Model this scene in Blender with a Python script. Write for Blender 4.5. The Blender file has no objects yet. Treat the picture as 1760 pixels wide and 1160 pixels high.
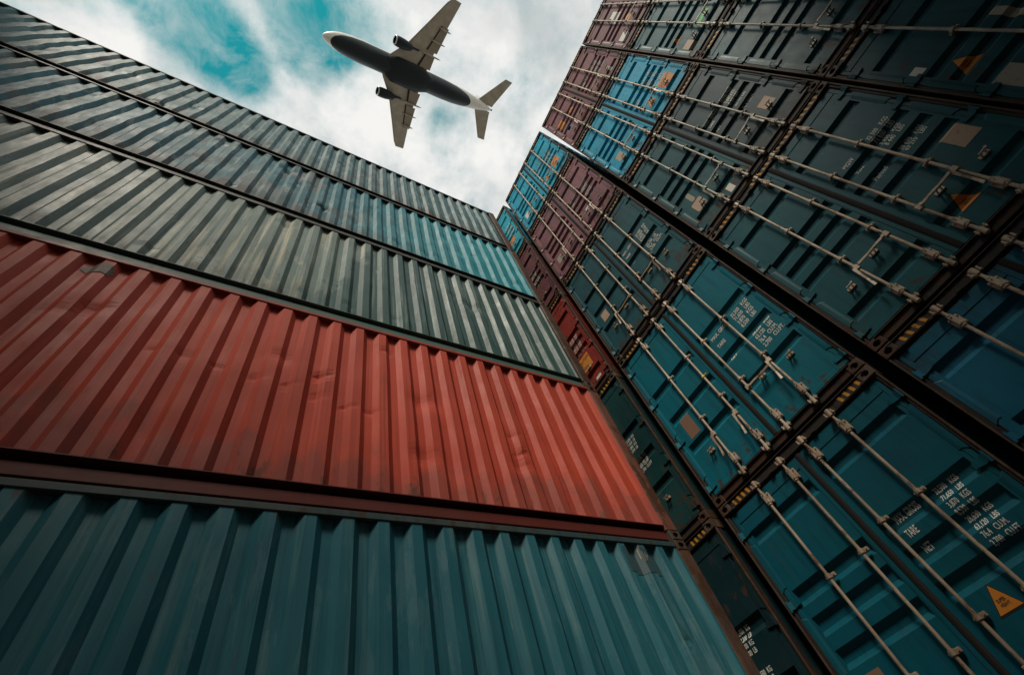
import bpy, bmesh, math, random
from mathutils import Vector, Matrix, noise as mnoise
random.seed(7)
sc = bpy.context.scene
COL = sc.collection

# ------------------------------------------------------------------ camera
CZ = 0.28                                    # eye height above the yard
RX = (0.8606404851, -0.4526927201, -0.2331678720)   # camera right, in world axes
RD = (0.2628591435, 0.7871300874, -0.5579706947)    # camera down
RF = (0.4361227190, 0.4189218623, 0.7964304410)     # camera forward
cam = bpy.data.cameras.new('camera')
cam.sensor_width = 36.0
cam.lens = 788.83 / 1760 * 36
cam.clip_start = 0.05
cam.clip_end = 6000
camo = bpy.data.objects.new('camera', cam)
COL.objects.link(camo)
camo.matrix_world = Matrix(((RX[0], -RD[0], -RF[0], 0), (RX[1], -RD[1], -RF[1], 0),
                            (RX[2], -RD[2], -RF[2], CZ), (0, 0, 0, 1)))
sc.camera = camo

# ------------------------------------------------------------------ light
SUN_AZ, SUN_EL = Vector((-0.68, -0.73)), math.radians(52)
sd = SUN_AZ.normalized()
SUN = Vector((sd.x * math.cos(SUN_EL), sd.y * math.cos(SUN_EL), math.sin(SUN_EL)))
sl = bpy.data.lights.new('sun', 'SUN')
sl.energy = 3.3
sl.angle = math.radians(14)
sl.color = (1.0, 0.90, 0.76)
so = bpy.data.objects.new('sun', sl)
so.rotation_euler = SUN.to_track_quat('Z', 'Y').to_euler()
so.location = SUN * 60
COL.objects.link(so)

world = bpy.data.worlds.new('World')
sc.world = world
world.use_nodes = True
nt = world.node_tree
nt.nodes.clear()
N, LK = nt.nodes, nt.links


def wn(t, **k):
    n = N.new(t)
    for a, b in k.items():
        setattr(n, a, b)
    return n


def wmath(op, a, b=None, clamp=False):
    n = wn('ShaderNodeMath', operation=op, use_clamp=clamp)
    for i, v in enumerate((a, b)):
        if v is None:
            continue
        if isinstance(v, (int, float)):
            n.inputs[i].default_value = v
        else:
            LK.new(v, n.inputs[i])
    return n.outputs[0]


sky = wn('ShaderNodeTexSky', sky_type='NISHITA')
sky.sun_disc = False
sky.sun_elevation = SUN_EL
sky.sun_rotation = math.atan2(sd.x, sd.y)
sky.air_density = 1.0
sky.dust_density = 0.6
tc = wn('ShaderNodeTexCoord')
sep = wn('ShaderNodeSeparateXYZ')
LK.new(tc.outputs['Generated'], sep.inputs[0])
zc = wmath('MAXIMUM', sep.outputs['Z'], 0.06)
px = wmath('DIVIDE', sep.outputs['X'], zc)
py = wmath('DIVIDE', sep.outputs['Y'], zc)
cmb = wn('ShaderNodeCombineXYZ')
LK.new(px, cmb.inputs[0])
LK.new(py, cmb.inputs[1])


def wnoise(scale, detail, rough, off, dist=0.0):
    mp = wn('ShaderNodeMapping')
    mp.inputs['Location'].default_value = off
    LK.new(cmb.outputs[0], mp.inputs[0])
    n = wn('ShaderNodeTexNoise')
    n.inputs['Scale'].default_value = scale
    n.inputs['Detail'].default_value = detail
    n.inputs['Roughness'].default_value = rough
    n.inputs['Distortion'].default_value = dist
    LK.new(mp.outputs[0], n.inputs['Vector'])
    return n.outputs['Fac']


def bank(cx, cy, rx, ry, ang, amp):
    """one bank of cloud (amp > 0) or one clear gap (amp < 0) at a place in the cloud layer"""
    ca, sa = math.cos(ang), math.sin(ang)
    dx = wmath('SUBTRACT', px, cx)
    dy = wmath('SUBTRACT', py, cy)
    u = wmath('ADD', wmath('MULTIPLY', dx, ca / rx), wmath('MULTIPLY', dy, sa / rx))
    v = wmath('ADD', wmath('MULTIPLY', dx, -sa / ry), wmath('MULTIPLY', dy, ca / ry))
    r2 = wmath('ADD', wmath('MULTIPLY', u, u), wmath('MULTIPLY', v, v))
    return wmath('MULTIPLY', wmath('POWER', 2.718, wmath('MULTIPLY', r2, -1.0)), amp)


big = wnoise(9.5, 14, 0.60, (1.35, 6.2, 0), 0.12)
cov = wmath('ADD', wmath('MULTIPLY', wmath('SUBTRACT', big, 0.5), 2.7), 0.68)
for b in (
          (-0.148, 0.092, 0.130, 0.085, -0.48, -1.0),
          (-0.290, 0.157, 0.121, 0.053, -0.06, -0.85),
          (-0.195, 0.190, 0.090, 0.060, -0.18, -0.95),
          (-0.071, 0.058, 0.070, 0.066, -0.48, -0.75),
          (-0.511, 0.248, 0.102, 0.048, -0.08, -0.35),
          (-0.342, 0.228, 0.158, 0.026, 0.02, 0.50),
          (-0.165, 0.108, 0.026, 0.050, -0.73, 0.75),
          (0.169, 0.112, 0.042, 0.079, -0.23, -0.42),
          (0.184, -0.011, 0.046, 0.035, -0.48, -0.35),
          (-0.038, 0.186, 0.102, 0.053, -0.48, 0.35),
          (0.255, -0.101, 0.112, 0.062, -0.48, 0.25),
          (0.014, 0.024, 0.037, 0.053, -0.18, -0.30),
          ):
    cov = wmath('ADD', cov, bank(*b))
mr = wn('ShaderNodeMapRange', interpolation_type='SMOOTHSTEP')
mr.inputs['From Min'].default_value = -0.58
mr.inputs['From Max'].default_value = 1.0
LK.new(cov, mr.inputs['Value'])
thin = wn('ShaderNodeMapRange')                          # thin high veil drifting over the clear parts
thin.inputs['From Min'].default_value = 0.40
thin.inputs['From Max'].default_value = 0.78
thin.inputs['To Max'].default_value = 0.55
LK.new(wnoise(13.0, 12, 0.64, (4.4, 0.7, 0), 0.5), thin.inputs['Value'])
cloud = wmath('ADD', mr.outputs[0], wmath('MULTIPLY', thin.outputs[0], wmath('SUBTRACT', 1.0, mr.outputs[0])), True)
shade = wnoise(7.0, 6, 0.55, (9.3, 4.2, 0), 0.2)
csh = wn('ShaderNodeMapRange')
csh.inputs['From Min'].default_value = 0.42
csh.inputs['From Max'].default_value = 0.80
LK.new(wmath('ADD', shade, bank(0.307, -0.159, 0.11, 0.08, -0.48, 0.24)), csh.inputs['Value'])
ccol = wn('ShaderNodeMix', data_type='RGBA')
ccol.inputs['A'].default_value = (10.0, 9.9, 9.65, 1)
ccol.inputs['B'].default_value = (6.3, 6.7, 6.7, 1)
LK.new(csh.outputs[0], ccol.inputs['Factor'])
tint = wn('ShaderNodeMix', data_type='RGBA', blend_type='MULTIPLY')
tint.inputs['Factor'].default_value = 1.0
tint.inputs['B'].default_value = (0.14, 1.85, 1.22, 1)
LK.new(sky.outputs[0], tint.inputs['A'])
mx = wn('ShaderNodeMix', data_type='RGBA')
LK.new(cloud, mx.inputs['Factor'])
LK.new(tint.outputs['Result'], mx.inputs['A'])
LK.new(ccol.outputs['Result'], mx.inputs['B'])
bg = wn('ShaderNodeBackground')
bg.inputs['Strength'].default_value = 0.10
LK.new(mx.outputs['Result'], bg.inputs['Color'])
wo = wn('ShaderNodeOutputWorld')
LK.new(bg.outputs[0], wo.inputs['Surface'])

vs = sc.view_settings
vs.view_transform = 'Standard'
vs.look = 'None'
vs.exposure = -0.12
vs.gamma = 1.0
vs.use_curve_mapping = False

# ------------------------------------------------------------------ materials


def lin(c):
    return tuple(((v / 255) / 12.92 if v / 255 <= 0.04045 else ((v / 255 + 0.055) / 1.055) ** 2.4) for v in c)


class Mat:
    def __init__(self, name, rough=0.5, metal=0.0, spec=0.5):
        self.m = bpy.data.materials.new(name)
        self.m.use_nodes = True
        self.t = self.m.node_tree
        self.b = self.t.nodes['Principled BSDF']
        self.b.inputs['Roughness'].default_value = rough
        self.b.inputs['Metallic'].default_value = metal
        self.b.inputs['Specular IOR Level'].default_value = spec
        self.pos = None

    def n(self, t, **k):
        n = self.t.nodes.new(t)
        for a, b in k.items():
            setattr(n, a, b)
        return n

    def l(self, a, b):
        self.t.links.new(a, b)

    def position(self, obj=False):
        if self.pos is None:
            if obj:
                self.pos = self.n('ShaderNodeTexCoord').outputs['Object']
            else:
                self.pos = self.n('ShaderNodeNewGeometry').outputs['Position']
        return self.pos

    def noise(self, scale, detail=4, rough=0.55, stretch=(1, 1, 1), off=(0, 0, 0), dist=0.0):
        mp = self.n('ShaderNodeMapping')
        mp.inputs['Scale'].default_value = stretch
        mp.inputs['Location'].default_value = off
        self.l(self.position(), mp.inputs[0])
        t = self.n('ShaderNodeTexNoise')
        t.inputs['Scale'].default_value = scale
        t.inputs['Detail'].default_value = detail
        t.inputs['Roughness'].default_value = rough
        t.inputs['Distortion'].default_value = dist
        self.l(mp.outputs[0], t.inputs['Vector'])
        return t.outputs['Fac']

    def ramp(self, v, a, b, smooth=True):
        r = self.n('ShaderNodeMapRange')
        if smooth:
            r.interpolation_type = 'SMOOTHSTEP'
        r.inputs['From Min'].default_value = a
        r.inputs['From Max'].default_value = b
        self.l(v, r.inputs['Value'])
        return r.outputs[0]

    def math(self, op, a, b=None, clamp=False):
        n = self.n('ShaderNodeMath', operation=op, use_clamp=clamp)
        for i, v in enumerate((a, b)):
            if v is None:
                continue
            if isinstance(v, (int, float)):
                n.inputs[i].default_value = v
            else:
                self.l(v, n.inputs[i])
        return n.outputs[0]

    def mix(self, fac, a, b):
        n = self.n('ShaderNodeMix', data_type='RGBA')
        if isinstance(fac, (int, float)):
            n.inputs['Factor'].default_value = fac
        else:
            self.l(fac, n.inputs['Factor'])
        for k, v in (('A', a), ('B', b)):
            if isinstance(v, tuple):
                n.inputs[k].default_value = (*v[:3], 1)
            else:
                self.l(v, n.inputs[k])
        return n.outputs['Result']

    def bump(self, h, strength=0.2, dist=0.01):
        n = self.n('ShaderNodeBump')
        n.inputs['Strength'].default_value = strength
        n.inputs['Distance'].default_value = dist
        self.l(h, n.inputs['Height'])
        self.l(n.outputs[0], self.b.inputs['Normal'])

    def color(self, c):
        if isinstance(c, tuple):
            self.b.inputs['Base Color'].default_value = (*c[:3], 1)
        else:
            self.l(c, self.b.inputs['Base Color'])
        return self.m

    def rough(self, v):
        self.l(v, self.b.inputs['Roughness'])


RUST = (0.055, 0.026, 0.014)
GRIME = (0.018, 0.017, 0.016)


def paint(name, c, c2=None, rust=0.60, grime=0.62, rough=0.5, off=0.0, streak=0.5, spec=0.18):
    """worn sheet steel paint: sun fading, downward streaks, grime clouds, rust spots, scratches"""
    M = Mat(name, rough, 0.0, spec)
    o = (off * 3.1, off * 1.7, off * 2.3)
    c2 = c2 or tuple(min(1, v * 1.35 + 0.004) for v in c)
    fade = M.ramp(M.noise(0.9, 5, 0.6, (1, 1, 1), o), 0.35, 0.68)
    col = M.mix(fade, c, c2)
    stk = M.ramp(M.noise(1.0, 5, 0.6, (14, 14, 0.9), o), 0.48, 0.72)
    col = M.mix(M.math('MULTIPLY', stk, streak), col, tuple(v * 0.45 for v in c))
    gr = M.ramp(M.noise(2.1, 7, 0.65, (1, 1, 1), (o[0] + 5, o[1], o[2])), 0.50, 0.78)
    col = M.mix(M.math('MULTIPLY', gr, grime), col, GRIME)
    rn = M.noise(6.5, 9, 0.72, (1, 1, 0.7), (o[0], o[1] + 8, o[2]))
    sz = M.n('ShaderNodeSeparateXYZ')
    M.l(M.position(), sz.inputs[0])
    hf = M.math('FRACT', M.math('DIVIDE', M.math('SUBTRACT', sz.outputs['Z'], CZ + 2.68 - 2.895), 2.895))
    rn = M.math('ADD', rn, M.math('MULTIPLY', M.ramp(hf, 0.26, 0.05), 0.09))
    ru = M.ramp(rn, rust - 0.02, rust + 0.05)
    col = M.mix(M.math('MULTIPLY', ru, 0.85), col, RUST)
    run = M.ramp(M.noise(1.0, 6, 0.6, (22, 22, 0.7), (o[0] + 2, o[1] + 1, o[2])), 0.60, 0.76)
    col = M.mix(M.math('MULTIPLY', run, 0.45), col, (0.06, 0.036, 0.024))
    sc_ = M.ramp(M.noise(1.0, 3, 0.5, (30, 30, 3), (o[0], 2, 1)), 0.71, 0.76)
    col = M.mix(M.math('MULTIPLY', sc_, 0.22), col, tuple(min(1, v * 1.8 + 0.05) for v in c))
    M.rough(M.math('ADD', M.math('MULTIPLY', rn, 0.35), rough - 0.16))
    M.bump(M.noise(3.0, 6, 0.6), 0.16, 0.02)
    return M.color(col)


def S(r, g, b, k=1.28):
    return tuple(min(0.8, v * k) for v in lin((r, g, b)))


# ------------------------------------------------------------------ mesh builder


class MB:
    def __init__(self):
        self.v, self.f, self.mi = [], [], []
        self.cur = 0

    def face(self, pts, flip=False):
        i = len(self.v)
        self.v += [tuple(p) for p in pts]
        ids = list(range(i, i + len(pts)))
        self.f.append(ids[::-1] if flip else ids)
        self.mi.append(self.cur)

    def box(self, x0, x1, y0, y1, z0, z1, bev=0.0):
        if bev <= 0:
            i = len(self.v)
            self.v += [(x, y, z) for x in (x0, x1) for y in (y0, y1) for z in (z0, z1)]
            for q in ((0, 1, 3, 2), (4, 6, 7, 5), (0, 4, 5, 1), (2, 3, 7, 6), (0, 2, 6, 4), (1, 5, 7, 3)):
                self.f.append([i + k for k in q])
                self.mi.append(self.cur)
            return self
        b = bmesh.new()
        bmesh.ops.create_cube(b, size=1)
        for w in b.verts:
            w.co = Vector(((x0 + x1) / 2 + w.co.x * (x1 - x0), (y0 + y1) / 2 + w.co.y * (y1 - y0),
                           (z0 + z1) / 2 + w.co.z * (z1 - z0)))
        bmesh.ops.bevel(b, geom=list(b.edges), offset=bev, segments=1, affect='EDGES', profile=0.5)
        self.bm(b)
        return self

    def bm(self, b, M=None):
        i = len(self.v)
        b.verts.index_update()
        for w in b.verts:
            self.v.append(tuple(M @ w.co if M else w.co))
        for fc in b.faces:
            self.f.append([i + w.index for w in fc.verts])
            self.mi.append(self.cur)
        b.free()

    def loft(self, rings, cap=True, closed=True):
        base = len(self.v)
        n = len(rings[0])
        for r in rings:
            self.v += [tuple(p) for p in r]
        for k in range(len(rings) - 1):
            for j in range(n if closed else n - 1):
                a = base + k * n + j
                b = base + k * n + (j + 1) % n
                self.f.append([a, b, b + n, a + n])
                self.mi.append(self.cur)
        if cap:
            self.f.append([base + j for j in range(n)][::-1])
            self.f.append([base + (len(rings) - 1) * n + j for j in range(n)])
            self.mi += [self.cur, self.cur]
        return self

    def tube(self, p, q, r, n=10, r2=None):
        p, q = Vector(p), Vector(q)
        d = (q - p).normalized()
        a = d.orthogonal().normalized()
        b = d.cross(a)
        r2 = r if r2 is None else r2
        self.loft([[c + (a * math.cos(t) + b * math.sin(t)) * rr for t in [2 * math.pi * k / n for k in range(n)]]
                   for c, rr in ((p, r), (q, r2))])
        return self

    def mesh(self, name, mats, smooth=False, angle=None):
        me = bpy.data.meshes.new(name)
        me.from_pydata(self.v, [], self.f)
        for m in (mats if isinstance(mats, (list, tuple)) else [mats]):
            me.materials.append(m)
        for p, k in zip(me.polygons, self.mi):
            p.material_index = k
        b = bmesh.new()
        b.from_mesh(me)
        bmesh.ops.remove_doubles(b, verts=b.verts, dist=1e-5)
        bmesh.ops.recalc_face_normals(b, faces=b.faces)
        if smooth:
            for fc in b.faces:
                fc.smooth = True
            if angle:
                for e in b.edges:
                    if len(e.link_faces) == 2 and e.calc_face_angle(0) > angle:
                        e.smooth = False
        b.to_mesh(me)
        b.free()
        return me


def ob(name, me, parent=None, loc=None, mat=None, **props):
    o = bpy.data.objects.new(name, me)
    COL.objects.link(o)
    if parent:
        o.parent = parent
    if loc:
        o.location = loc
    if mat:                                       # per-object paint on a shared mesh
        o.material_slots[0].link = 'OBJECT'
        o.material_slots[0].material = mat
    for k, v in props.items():
        o[k] = v
    return o


def thing(name, label, cat, loc, group=None):
    o = bpy.data.objects.new(name, None)
    o.empty_display_size = 0.3
    COL.objects.link(o)
    o.location = loc
    o['label'] = label
    o['category'] = cat
    if group:
        o['group'] = group
    return o


# ------------------------------------------------------------------ ground
gm = Mat('concrete', 0.9, 0, 0.2)
g = gm.mix(gm.ramp(gm.noise(0.5, 8, 0.65), 0.35, 0.7), (0.12, 0.115, 0.105), (0.17, 0.16, 0.145))
g = gm.mix(gm.ramp(gm.noise(60, 3, 0.6), 0.55, 0.7), g, (0.21, 0.20, 0.18))
gm.bump(gm.noise(80, 4, 0.7), 0.5, 0.01)
m = MB()
NG = 24
ext = [-3000, -800, -200, -60] + [-30 + 5 * i for i in range(13)] + [60, 200, 800, 3000]
for i in range(len(ext) - 1):
    for j in range(len(ext) - 1):
        m.face([(ext[i], ext[j], 0), (ext[i + 1], ext[j], 0), (ext[i + 1], ext[j + 1], 0), (ext[i], ext[j + 1], 0)])
ob('ground', m.mesh('ground', gm.color(g)), kind='structure')

# ------------------------------------------------------------------ shared materials
frame_dark = paint('frame_paint', (0.018, 0.017, 0.016), (0.030, 0.026, 0.022), rust=0.58, grime=0.4, rough=0.6, off=3)
casting_m = paint('casting_steel', (0.075, 0.055, 0.045), (0.11, 0.075, 0.055), rust=0.5, grime=0.5, rough=0.65, off=5)
worn_edge = paint('worn_edge', (0.060, 0.042, 0.030), (0.095, 0.062, 0.040), rust=0.5, grime=0.4, rough=0.6, off=51)
rubber = Mat('rubber_gasket', 0.8, 0, 0.1).color((0.022, 0.020, 0.019))


def steel(name, c1, c2, off):
    zm = Mat(name, 0.55, 0.2, 0.35)
    c = zm.mix(zm.ramp(zm.noise(5, 6, 0.7, (1, 1, .6), (off, 1, 2)), 0.38, 0.68), c1, c2)
    c = zm.mix(zm.ramp(zm.noise(11, 8, 0.75, (1, 1, .45), (4, off, 2)), 0.55, 0.66), c, (0.10, 0.048, 0.026))
    c = zm.mix(zm.math('MULTIPLY', zm.ramp(zm.noise(3, 5, 0.7, (1, 1, 1), (off, 7, 2)), 0.5, 0.75), 0.6), c, (0.045, 0.038, 0.032))
    zm.bump(zm.noise(40, 4, 0.6), 0.25, 0.003)
    return zm.color(c)


zinc = steel('galvanised_steel', (0.40, 0.315, 0.23), (0.25, 0.18, 0.125), 0)
ZINC = [zinc, steel('grey_galvanised_steel', (0.36, 0.33, 0.27), (0.20, 0.18, 0.145), 3.7), steel('painted_steel', (0.46, 0.38, 0.29), (0.26, 0.19, 0.13), 8.1)]
hm = Mat('hazard_yellow', 0.55, 0, 0.3)
hazard_y = hm.color(hm.mix(hm.ramp(hm.noise(14, 7, 0.7), 0.55, 0.66), (0.48, 0.215, 0.018), (0.05, 0.038, 0.026)))
hk = Mat('hazard_black', 0.6, 0, 0.3)
hazard_k = hk.color((0.02, 0.02, 0.02))


def print_mat(name, c, worn=0.60, d=None):
    M = Mat(name, 0.6, 0, 0.3)
    return M.color(M.mix(M.math('MULTIPLY', M.ramp(M.noise(22, 6, 0.75), worn, worn + 0.08), 0.85), c,
                         d or tuple(v * 0.25 for v in c)))


letter_w = print_mat('white_lettering', (0.62, 0.62, 0.56), 0.60, (0.12, 0.14, 0.14))
letter_k = print_mat('black_lettering', (0.02, 0.018, 0.015), 0.75)
sign_o = print_mat('orange_sign', (0.56, 0.20, 0.025), 0.58, (0.30, 0.12, 0.03))
sign_w = print_mat('white_sticker', (0.62, 0.58, 0.52), 0.64, (0.30, 0.26, 0.22))
sign_g = print_mat('green_sticker', (0.05, 0.50, 0.09), 0.66, (0.03, 0.26, 0.05))
sign_p = print_mat('purple_placard', (0.13, 0.075, 0.115), 0.6, (0.06, 0.04, 0.05))
plate_t = print_mat('tan_plate', (0.42, 0.29, 0.20), 0.56, (0.20, 0.14, 0.10))
plate_gy = print_mat('grey_plate', (0.30, 0.27, 0.21), 0.56, (0.17, 0.15, 0.12))
plate_b = print_mat('brown_patch', (0.20, 0.115, 0.075), 0.66, (0.12, 0.07, 0.05))
tag_y = Mat('yellow_tag', 0.5).color((0.75, 0.48, 0.02))

# ================================================================== RIGHT WALL: door ends
XB = 5.09
PITCH = 2.895
ZB = [CZ - 0.263] + [CZ + 2.68 + PITCH * k for k in range(5)]       # seams, bottom to top
HW = 1.15
HT = 2.885
DX = 0.036                                                        # door face behind the casting faces
GD = 0.040                                                        # depth of a pressed groove

BANDS = {
    'three': [(1.74, 1.90), (1.23, 1.38), (0.72, 0.87)],
    'five': [(2.19, 2.34), (1.55, 1.70), (1.29, 1.44), (1.03, 1.18), (0.37, 0.52)],
    'fivehigh': [(2.33, 2.49), (1.68, 1.84), (1.41, 1.58), (1.14, 1.30), (0.44, 0.60)],
}


def zprofile(kind):
    """(z, depth) breakpoints of the pressed door sheet, from the bottom up"""
    pts = [(0.20, 0.0)]
    for z0, z1 in sorted(BANDS[kind]):
        pts += [(z0, 0.0), (z0 + 0.05, GD), (z1 - 0.052, GD), (z1, 0.0)]
    pts.append((2.62, 0.0))
    return pts


def depth_at(kind, z):
    p = zprofile(kind)
    for (a, da), (b, db) in zip(p, p[1:]):
        if a <= z <= b:
            return da + (db - da) * (z - a) / max(1e-6, b - a)
    return 0.0


DOOR_MESH = {}


def door_mesh(side, kind):
    """side +1 = the left leaf (towards +Y), -1 = the right leaf"""
    k = (side, kind)
    if k in DOOR_MESH:
        return DOOR_MESH[k]
    m = MB()
    yi, yo = 0.022 * side, 1.086 * side                # inner / outer edge of the leaf
    gi, go = 0.085 * side, 1.003 * side                # ends of the grooves
    x = DX + 0.006                                     # sheet face, a little behind the leaf frame
    P = zprofile(kind)
    # frame of the leaf (square tube all round)
    def fr(a, b, c, d):
        m.box(DX, DX + 0.05, min(a, b), max(a, b), c, d, 0.004)
    fr(yi, yi + 0.055 * side, 0.15, 2.735)
    fr(yo - 0.045 * side, yo, 0.15, 2.735)
    fr(yi + 0.055 * side, yo - 0.045 * side, 0.15, 0.205)
    fr(yi + 0.055 * side, yo - 0.045 * side, 2.615, 2.735)
    # sheet
    zi = [p[0] for p in P]
    for (z0, d0), (z1, d1) in zip(P, P[1:]):
        for ya, yb, deep in ((yi + 0.05 * side, gi, 0), (gi, go, 1), (go, yo - 0.04 * side, 0)):
            a0, a1 = (d0, d1) if deep else (0, 0)
            m.face([(x + a0, ya, z0), (x + a0, yb, z0), (x + a1, yb, z1), (x + a1, ya, z1)])
    for z0, z1 in BANDS[kind]:
        for y in (gi, go):
            m.face([(x, y, z0), (x + GD, y, z0 + 0.05), (x + GD, y, z1 - 0.052), (x, y, z1)])
    # rear sheet so the leaf is closed
    m.face([(x + 0.06, yi, 0.15), (x + 0.06, yo, 0.15), (x + 0.06, yo, 2.735), (x + 0.06, yi, 2.735)])
    # sloping flange plates between the hinges on the outer edge
    for z0, z1 in ((0.38, 0.86), (1.10, 1.62), (1.86, 2.38)):
        ya, yb = 1.024 * side, 1.094 * side
        m.loft([[(DX + 0.002, ya, z0 + e), (DX - 0.006, ya + 0.03 * side, z0 + e), (DX - 0.008, yb, z0 + f), (DX + 0.02, yb, z0 + f)]
                for e, f in ((0.03, 0.0), (z1 - z0 - 0.03, z1 - z0))])
    DOOR_MESH[k] = m.mesh('door', bpy.data.materials[0])
    return DOOR_MESH[k]


def casting_mesh():
    """ISO corner casting: block with an oval opening in the face and one in the flank"""
    m = MB()
    w, h, d = 0.155, 0.115, 0.17
    n = 20
    sq, ov, ovi = [], [], []
    for k in range(n):
        t = 2 * math.pi * (k + 0.5) / n
        c, s = math.cos(t), math.sin(t)
        sx = max(abs(c), abs(s))
        sq.append((c / sx * w / 2, s / sx * h / 2))
        ov.append((c * 0.040, s * 0.030))
    r = lambda pts, x: [(x, p[0], p[1]) for p in pts]
    b = 0.008
    m.loft([r([(p[0] * (1 - 2 * b / w), p[1] * (1 - 2 * b / h)) for p in sq], 0.0), r(ov, 0.0), r(ov, 0.06)], cap=False)
    m.loft([r([(p[0] * (1 - 2 * b / w), p[1] * (1 - 2 * b / h)) for p in sq], 0.0), r(sq, b), r(sq, d)], cap=False)
    m.face([(0.06, p[0], p[1]) for p in ov])
    m.face([(d, p[0], p[1]) for p in sq])
    return m.mesh('corner_casting', casting_m)


CAST = casting_mesh()

# small door furniture, all built round its own origin on the bar axis
BARX = DX - 0.055
m = MB()
m.tube((0, 0, 0.085), (0, 0, 2.75), 0.0158, 12)
BAR = m.mesh('lock_bar', zinc, True, 0.6)
m = MB()                                        # bearing bracket with bolts and collars
m.box(0.024, 0.054, -0.044, 0.044, -0.060, 0.060, 0.004)
m.box(-0.021, 0.026, -0.024, 0.024, -0.060, 0.060, 0.007)
m.tube((0, 0, 0.062), (0, 0, 0.074), 0.0235, 12)
m.tube((0, 0, -0.076), (0, 0, -0.062), 0.0235, 12)
for y in (-0.035, 0.035):
    for z in (-0.042, 0.042):
        m.tube((0.014, y, z), (0.026, y, z), 0.008, 8)
for z in (-0.045, 0.045):
    m.tube((-0.030, 0, z), (-0.022, 0, z), 0.007, 8)
BEARING = m.mesh('bearing_bracket', zinc)
m = MB()                                        # light guide ring
m.box(0.020, 0.050, -0.058, 0.042, -0.018, 0.018, 0.004)
m.tube((0, 0, -0.020), (0, 0, 0.020), 0.025, 12)
m.box(0.005, 0.024, -0.025, 0.025, -0.020, 0.020)
for y in (-0.044, 0.033):
    m.tube((0.008, y, 0), (0.022, y, 0), 0.008, 8)
GUIDE = m.mesh('guide_ring', zinc)
m = MB()                                        # cam at the end of the bar
m.tube((0, 0, -0.04), (0, 0, 0.035), 0.027, 10)
m.box(-0.012, 0.012, -0.055, 0.055, -0.030, -0.010, 0.004)
m.box(0.0, 0.040, -0.030, 0.030, -0.036, -0.006, 0.004)
m.box(-0.034, 0.004, 0.034, 0.048, -0.036, 0.012, 0.003)
m.box(-0.034, 0.004, -0.048, -0.034, -0.036, 0.012, 0.003)
CAM = m.mesh('locking_cam', zinc)
m = MB()                                        # keeper welded to the rail
m.box(0.030, 0.062, -0.062, -0.040, -0.035, 0.035, 0.004)
m.box(0.030, 0.062, 0.040, 0.062, -0.035, 0.035, 0.004)
m.box(0.052, 0.066, -0.075, 0.075, -0.040, 0.040, 0.003)
KEEPER = m.mesh('cam_keeper', frame_dark)


def handle_mesh(direction):
    """direction +1/-1: level handle swung towards +Y/-Y; 0: handle hanging beside the bar"""
    m = MB()
    m.box(-0.026, 0.020, -0.027, 0.027, -0.034, 0.034, 0.006)
    if direction:
        s = direction
        pts = [(-0.020, 0.025, 0), (-0.026, 0.12, 0.002), (-0.022, 0.24, 0.0), (-0.030, 0.36, 0.002)]
        hw_ = [0.014, 0.011, 0.011, 0.014]
        m.loft([[(x - 0.006, y * s, z - w), (x + 0.006, y * s, z - w), (x + 0.006, y * s, z + w), (x - 0.006, y * s, z + w)]
                for (x, y, z), w in zip(pts, hw_)])
        m.tube((-0.04, 0.03 * s, 0), (-0.01, 0.03 * s, 0), 0.017, 8)
    else:
        pts = [(-0.024, 0.032, 0.0), (-0.026, 0.040, -0.10), (-0.018, 0.041, -0.19), (-0.032, 0.050, -0.31)]
        hw_ = [0.017, 0.012, 0.011, 0.014]
        m.loft([[(x - 0.006, y - w, z), (x + 0.006, y - w, z), (x + 0.006, y + w, z), (x - 0.006, y + w, z)]
                for (x, y, z), w in zip(pts, hw_)])
    return m.mesh('handle', zinc)


HANDLE = {d: handle_mesh(d) for d in (-1, 0, 1)}
m = MB()                                        # catch that holds the handle
m.box(0.036, 0.056, -0.048, 0.048, -0.020, 0.020, 0.004)
m.box(-0.016, 0.037, -0.026, -0.018, -0.016, 0.016, 0.003)
m.box(-0.020, 0.037, 0.016, 0.025, -0.016, 0.016, 0.003)
m.tube((-0.016, 0.02, 0.0), (-0.008, -0.045, 0.008), 0.008, 8)
m.tube((-0.022, -0.044, 0.008), (0.0, -0.044, 0.008), 0.014, 10)
CATCH = m.mesh('handle_catch', zinc)


def hinge_mesh(s):
    m = MB()
    m.loft([[(DX - 0.010, 0.985 * s, -z), (DX + 0.002, 0.985 * s, -z), (DX + 0.002, 0.985 * s, z), (DX - 0.010, 0.985 * s, z)] for z in (0.022,)] +
           [[(DX - 0.014, 1.070 * s, -0.036), (DX, 1.070 * s, -0.036), (DX, 1.070 * s, 0.036), (DX - 0.014, 1.070 * s, 0.036)],
            [(DX - 0.034, 1.104 * s, -0.036), (DX - 0.018, 1.112 * s, -0.036), (DX - 0.018, 1.112 * s, 0.036), (DX - 0.034, 1.104 * s, 0.036)]])
    m.tube((DX - 0.028, 1.114 * s, -0.050), (DX - 0.028, 1.114 * s, 0.050), 0.012, 10)
    for a in (-0.046, 0.038):
        m.box(DX - 0.030, DX - 0.002, min(1.108 * s, 1.126 * s), max(1.108 * s, 1.126 * s), a, a + 0.008)
    return m.mesh('hinge', bpy.data.materials[0])


HINGE = {1: hinge_mesh(1), -1: hinge_mesh(-1)}

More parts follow.
